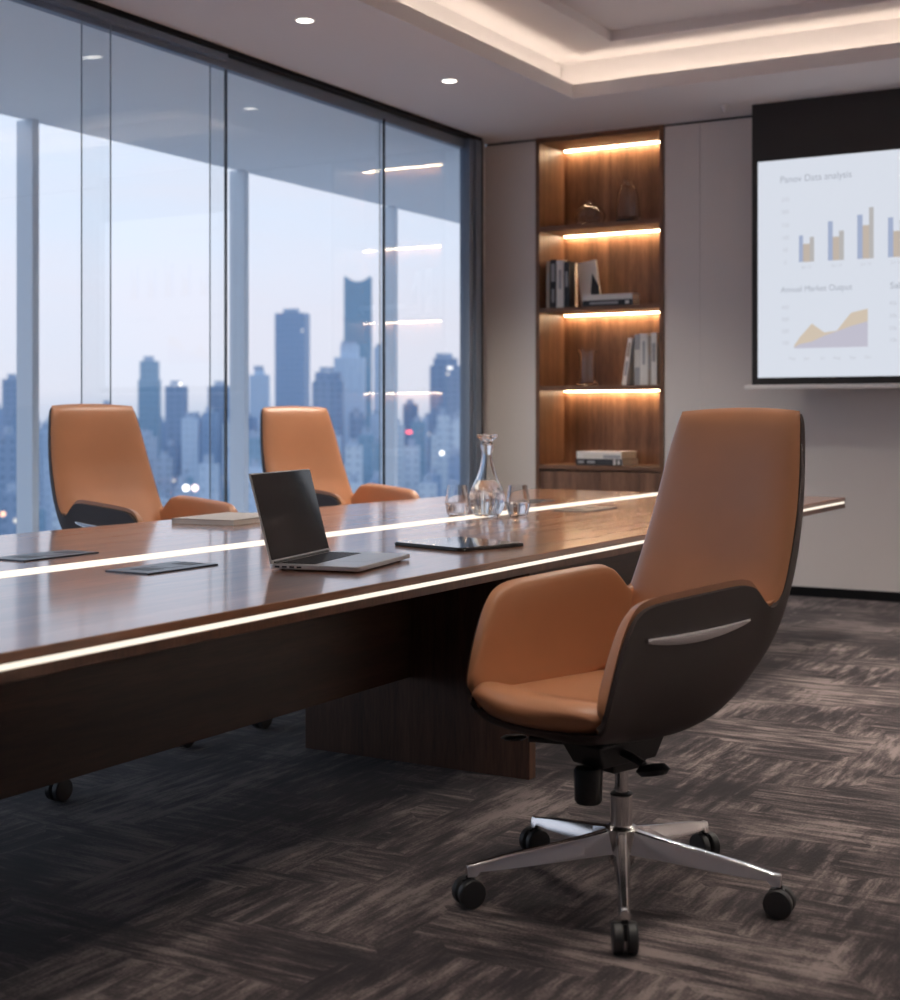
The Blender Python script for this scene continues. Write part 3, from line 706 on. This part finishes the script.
    for k in range(5):
        a = R(43 + 72 * k); mt = Matrix.Rotation(a, 4, 'Z')
        # tapered leg with a flat top ridge, hollowed flanks and an upright end
        secs = [(.025, .022, .166, .106), (.10, .0195, .151, .100), (.20, .0170, .134, .092), (.30, .0150, .117, .085), (.358, .0138, .1045, .083), (.368, .0136, .1015, .072), (.386, .0130, .100, .072), (.390, .0120, .097, .072)]
        bm = bmesh.new(); rows = []
        for (x, w, zt, zb) in secs:
            rows.append([bm.verts.new(mt @ Vector(p)) for p in ((x, -w * .42, zt), (x, w * .42, zt), (x, w * .62, zt - .004), (x, w, zb), (x, -w, zb), (x, -w * .62, zt - .004))])
        for A, B in zip(rows, rows[1:]):
            for q in range(6): bm.faces.new((A[q], A[(q + 1) % 6], B[(q + 1) % 6], B[q]))
        bm.faces.new(rows[0]); bm.faces.new(rows[-1][::-1])
        lg = fin('base_leg', bm, M['chrome'], t, 30, bevel=.0012)
        px_, py_ = .384 * math.cos(a), .384 * math.sin(a)
        tr_ = R((48.8, 113.8, 78, 168, 163.7)[k])          # swivel of this caster
        m2 = Matrix.Translation((px_, py_, .0345)) @ Matrix.Rotation(tr_, 4, 'Z')
        bm = bmesh.new()
        for s in (-1, 1):
            lathe(bm, [(0, -.011), (.029, -.0115), (.0335, -.008), (.0345, -.002), (.0345, .008), (.032, .0115), (.02, .013), (0, .013)], 32, m2 @ Matrix.Translation((0, s * .0155, 0)) @ Matrix.Rotation(R(-90 * s), 4, 'X'))
        cst = fin('caster', bm, M['rubber'], t, 35)
        bm = bmesh.new(); tube(bm, [(0, 0, .03), (0, 0, .041)], .0085, 14); box(bm, -.018, .012, -.0045, .0045, -.004, .032)
        bmesh.ops.transform(bm, matrix=m2, verts=bm.verts[:]); fin('caster_stem', bm, M['plastic'], cst, 40)
    return t
ch = chair_proto('tan leather high-back office chair at the near side of the table', (-1.385, 3.228, 0), -108.7)
for (x, y, a, lab) in ((-4.325, 4.835, -14.5, 'tan leather office chair tucked in behind the notebook, against the window'), (-4.27, 6.31, -19, 'tan leather office chair by the window behind the open laptop')):
    c = copy_tree(ch); c.location = (x, y, 0); c.rotation_euler = (0, 0, R(a)); c.scale = (1.12, 1.12, 1.033); c['label'] = lab

# ------------------------------------------------------------------ the city outside
GZ = -75.0
bm = bmesh.new(); v = [bm.verts.new(p) for p in ((-3000, -1500, GZ), (-60, -1500, GZ), (-60, 4000, GZ), (-3000, 4000, GZ))]; bm.faces.new(v)
m, nt, b = newmat('city_ground'); mp = mapping(nt, (1, 1, 1)); n_ = noise(nt, mp.outputs[0], .03, 4)
r_ = ramp(nt, [(.35, (.10, .14, .20)), (.65, (.22, .26, .32))]); nt.links.new(n_.outputs[0], r_.inputs[0]); nt.links.new(r_.outputs[0], b.inputs['Base Color']); setp(b, rough=.9)
g = fin('city_ground', bm, m); g['kind'] = 'structure'
FA = [facade('haze_blue_tower', (0.33, 0.46, 0.65), (0.25, 0.39, 0.58), 3.4, 3.6, .012), facade('haze_slate_tower', (0.30, 0.41, 0.58), (0.22, 0.34, 0.50), 4.2, 3.6, .015), facade('haze_pale_block', (0.65, 0.75, 0.85), (0.45, 0.56, 0.70), 3.6, 3.3, .03),  # distance haze is put into these pale, bluish facade colours
      facade('haze_grey_block', (0.45, 0.55, 0.69), (0.33, 0.43, 0.56), 3.8, 3.3, .035), facade('haze_light_tower', (0.58, 0.70, 0.85), (0.47, 0.61, 0.78), 3.2, 3.6, .012), facade('haze_teal_tower', (0.30, 0.46, 0.61), (0.24, 0.40, 0.55), 3.0, 3.8, .01)]
ca, sa = math.cos(R(30.1)), math.sin(R(30.1))
def far(u, d): return (-sa * d + ca * u * d, ca * d + sa * u * d)     # bearing u (tangent off the axis of view) and distance
def tower(label, u0, u1, el, d, fac, steps=((0, 1, 1),), rz=None, group=None, crown=None, depth=None, name='tower_building'):
    """u0..u1 bearings of its flanks, el = tangent of its top above eye level"""
    x, y = far((u0 + u1) / 2, d); w = (u1 - u0) * d; h = 1.17 + el * d - GZ
    a = R(30.1) if rz is None else rz
    t = thing(name, label, 'building', (x, y, GZ), a, group); dp = (depth or .8) * w
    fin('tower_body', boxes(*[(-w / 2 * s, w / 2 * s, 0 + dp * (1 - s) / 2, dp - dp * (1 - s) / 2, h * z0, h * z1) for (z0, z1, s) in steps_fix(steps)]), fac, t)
    if crown == 'notch':
        bm = bmesh.new()
        for k in range(10):
            q = (k + .5) / 10; hh = 2 + 5 * (abs(q - .5) * 2) ** 2
            box(bm, -w / 2 + w * k / 10, -w / 2 + w * (k + 1) / 10, 0, dp, h, h + hh)
        fin('crown', bm, fac, t)
    else:
        fin('roof_plant', boxes((-w * .28, w * .2, dp * .3, dp * .7, h, h + 3.0)), FA[3], t)
    return t
def steps_fix(s):
    return [(a, b, c) for (a, b, c) in s]
def px(x): return (x - 450) / 1421
def py(y): return (418 - y) / 1421
one = ((0, 1, 1),)
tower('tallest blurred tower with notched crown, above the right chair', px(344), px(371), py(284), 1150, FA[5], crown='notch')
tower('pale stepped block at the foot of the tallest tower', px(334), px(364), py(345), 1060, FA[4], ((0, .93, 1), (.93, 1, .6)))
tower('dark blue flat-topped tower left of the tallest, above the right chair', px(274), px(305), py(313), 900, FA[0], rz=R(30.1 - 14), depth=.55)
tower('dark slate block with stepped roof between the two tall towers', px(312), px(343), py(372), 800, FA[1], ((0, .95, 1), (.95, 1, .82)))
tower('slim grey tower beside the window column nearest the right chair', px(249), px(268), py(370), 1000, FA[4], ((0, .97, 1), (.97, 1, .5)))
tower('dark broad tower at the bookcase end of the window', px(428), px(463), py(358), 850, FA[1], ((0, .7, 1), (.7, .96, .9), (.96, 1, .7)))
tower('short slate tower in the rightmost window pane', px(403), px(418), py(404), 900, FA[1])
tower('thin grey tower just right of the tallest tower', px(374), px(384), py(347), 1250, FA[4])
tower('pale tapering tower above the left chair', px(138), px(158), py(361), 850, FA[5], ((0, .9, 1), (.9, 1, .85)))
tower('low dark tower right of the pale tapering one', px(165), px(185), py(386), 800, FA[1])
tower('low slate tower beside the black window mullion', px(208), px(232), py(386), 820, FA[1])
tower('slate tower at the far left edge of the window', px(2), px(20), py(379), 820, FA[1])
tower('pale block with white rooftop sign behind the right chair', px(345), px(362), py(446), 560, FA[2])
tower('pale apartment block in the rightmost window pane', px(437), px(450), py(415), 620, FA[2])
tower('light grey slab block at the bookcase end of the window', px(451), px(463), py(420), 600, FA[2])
rnd = random.Random(11)
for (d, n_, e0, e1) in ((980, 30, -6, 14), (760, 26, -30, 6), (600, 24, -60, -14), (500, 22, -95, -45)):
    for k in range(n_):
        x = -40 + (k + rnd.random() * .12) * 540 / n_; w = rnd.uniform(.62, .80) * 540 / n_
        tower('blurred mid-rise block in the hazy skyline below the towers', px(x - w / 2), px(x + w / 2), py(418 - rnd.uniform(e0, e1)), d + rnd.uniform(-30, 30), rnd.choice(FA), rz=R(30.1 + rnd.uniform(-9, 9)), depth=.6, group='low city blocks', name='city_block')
def citylight(label, x, y, d, r, col, s, sz=(1, 1, 1)):
    X_, Y_ = far(px(x), d); bm = bmesh.new(); lathe(bm, [(0, -r), (r * .7, -r * .7), (r, 0), (r * .7, r * .7), (0, r)], 12)
    o = tag(fin('street_lamp', bm, glow('city_light', col, s * .55)), label, 'city light'); o.location = (X_, Y_, 1.17 + py(y) * d); o.scale = sz; return o
citylight('white out-of-focus city light between the two window-side chairs', 186, 488, 430, .95, (1, .93, .85), 7)
citylight('pinkish out-of-focus city light beside the white one', 195, 488, 430, .95, (1, .72, .66), 6)
citylight('orange city light at the far left edge of the window', 3, 514, 430, .8, (1, .55, .35), 4)
citylight('red city light in the rightmost window pane', 409, 432, 600, .9, (1, .12, .16), 5, (1.6, 1.6, .8))
citylight('white round city light low in the rightmost window pane', 442, 453, 560, .9, (1, .95, .9), 5)
citylight('white rooftop light on the broad dark tower', 450, 368, 800, 1.1, (1, .97, .95), 3, (1.6, 1.6, .8))
citylight('white light on the low dark tower above the left chair', 180, 384, 760, .9, (1, .9, .8), 4)

# ------------------------------------------------------------------ sky
w = bpy.data.worlds.new('dusk_sky'); S.world = w; w.use_nodes = True; nt = w.node_tree
bg = nt.nodes['Background']
tc = node(nt, 'ShaderNodeTexCoord'); sep = node(nt, 'ShaderNodeSeparateXYZ'); nt.links.new(tc.outputs['Generated'], sep.inputs[0])
mr = node(nt, 'ShaderNodeMapRange'); mr.inputs['From Min'].default_value = -.1; mr.inputs['From Max'].default_value = .4
nt.links.new(sep.outputs[2], mr.inputs[0])
rp = ramp(nt, [(0.0, (.30, .36, .46)), (.19, (.40, .47, .60)), (.24, (.60, .62, .71)), (.40, (.62, .66, .77)), (.62, (.54, .66, .82)), (1.0, (.47, .61, .81))])
nt.links.new(mr.outputs[0], rp.inputs[0])
mp = node(nt, 'ShaderNodeMapping'); mp.inputs['Scale'].default_value = (1, 1, 4.5); nt.links.new(tc.outputs['Generated'], mp.inputs[0])
cl = noise(nt, mp.outputs[0], 3.2, 5, .55, .3)
cr = ramp(nt, [(.42, (0, 0, 0)), (.68, (1, 1, 1))]); nt.links.new(cl.outputs[0], cr.inputs[0])
mlt = node(nt, 'ShaderNodeMath', operation='MULTIPLY'); mlt.inputs[1].default_value = .55; nt.links.new(cr.outputs[0], mlt.inputs[0])
nt.links.new(mixc(nt, mlt.outputs[0], rp.outputs[0], (.66, .63, .70)), bg.inputs[0]); bg.inputs[1].default_value = 1.15

# ------------------------------------------------------------------ camera
cam = bpy.data.cameras.new('camera'); co = bpy.data.objects.new('camera', cam); C.objects.link(co)
co.location = (0, 0, 1.17); co.rotation_euler = (R(90), 0, R(30.1))
cam.sensor_fit = 'VERTICAL'; cam.sensor_height = 36; cam.lens = 36 * 1.421; cam.shift_y = -.082
cam.clip_start = .05; cam.clip_end = 6000
cam.dof.use_dof = True; cam.dof.focus_distance = 4.25; cam.dof.aperture_fstop = 3.3
S.camera = co
S.view_settings.view_transform = 'Standard'; S.view_settings.look = 'None'; S.view_settings.gamma = 1
S.view_settings.use_curve_mapping = False; S.view_settings.exposure = 0.3
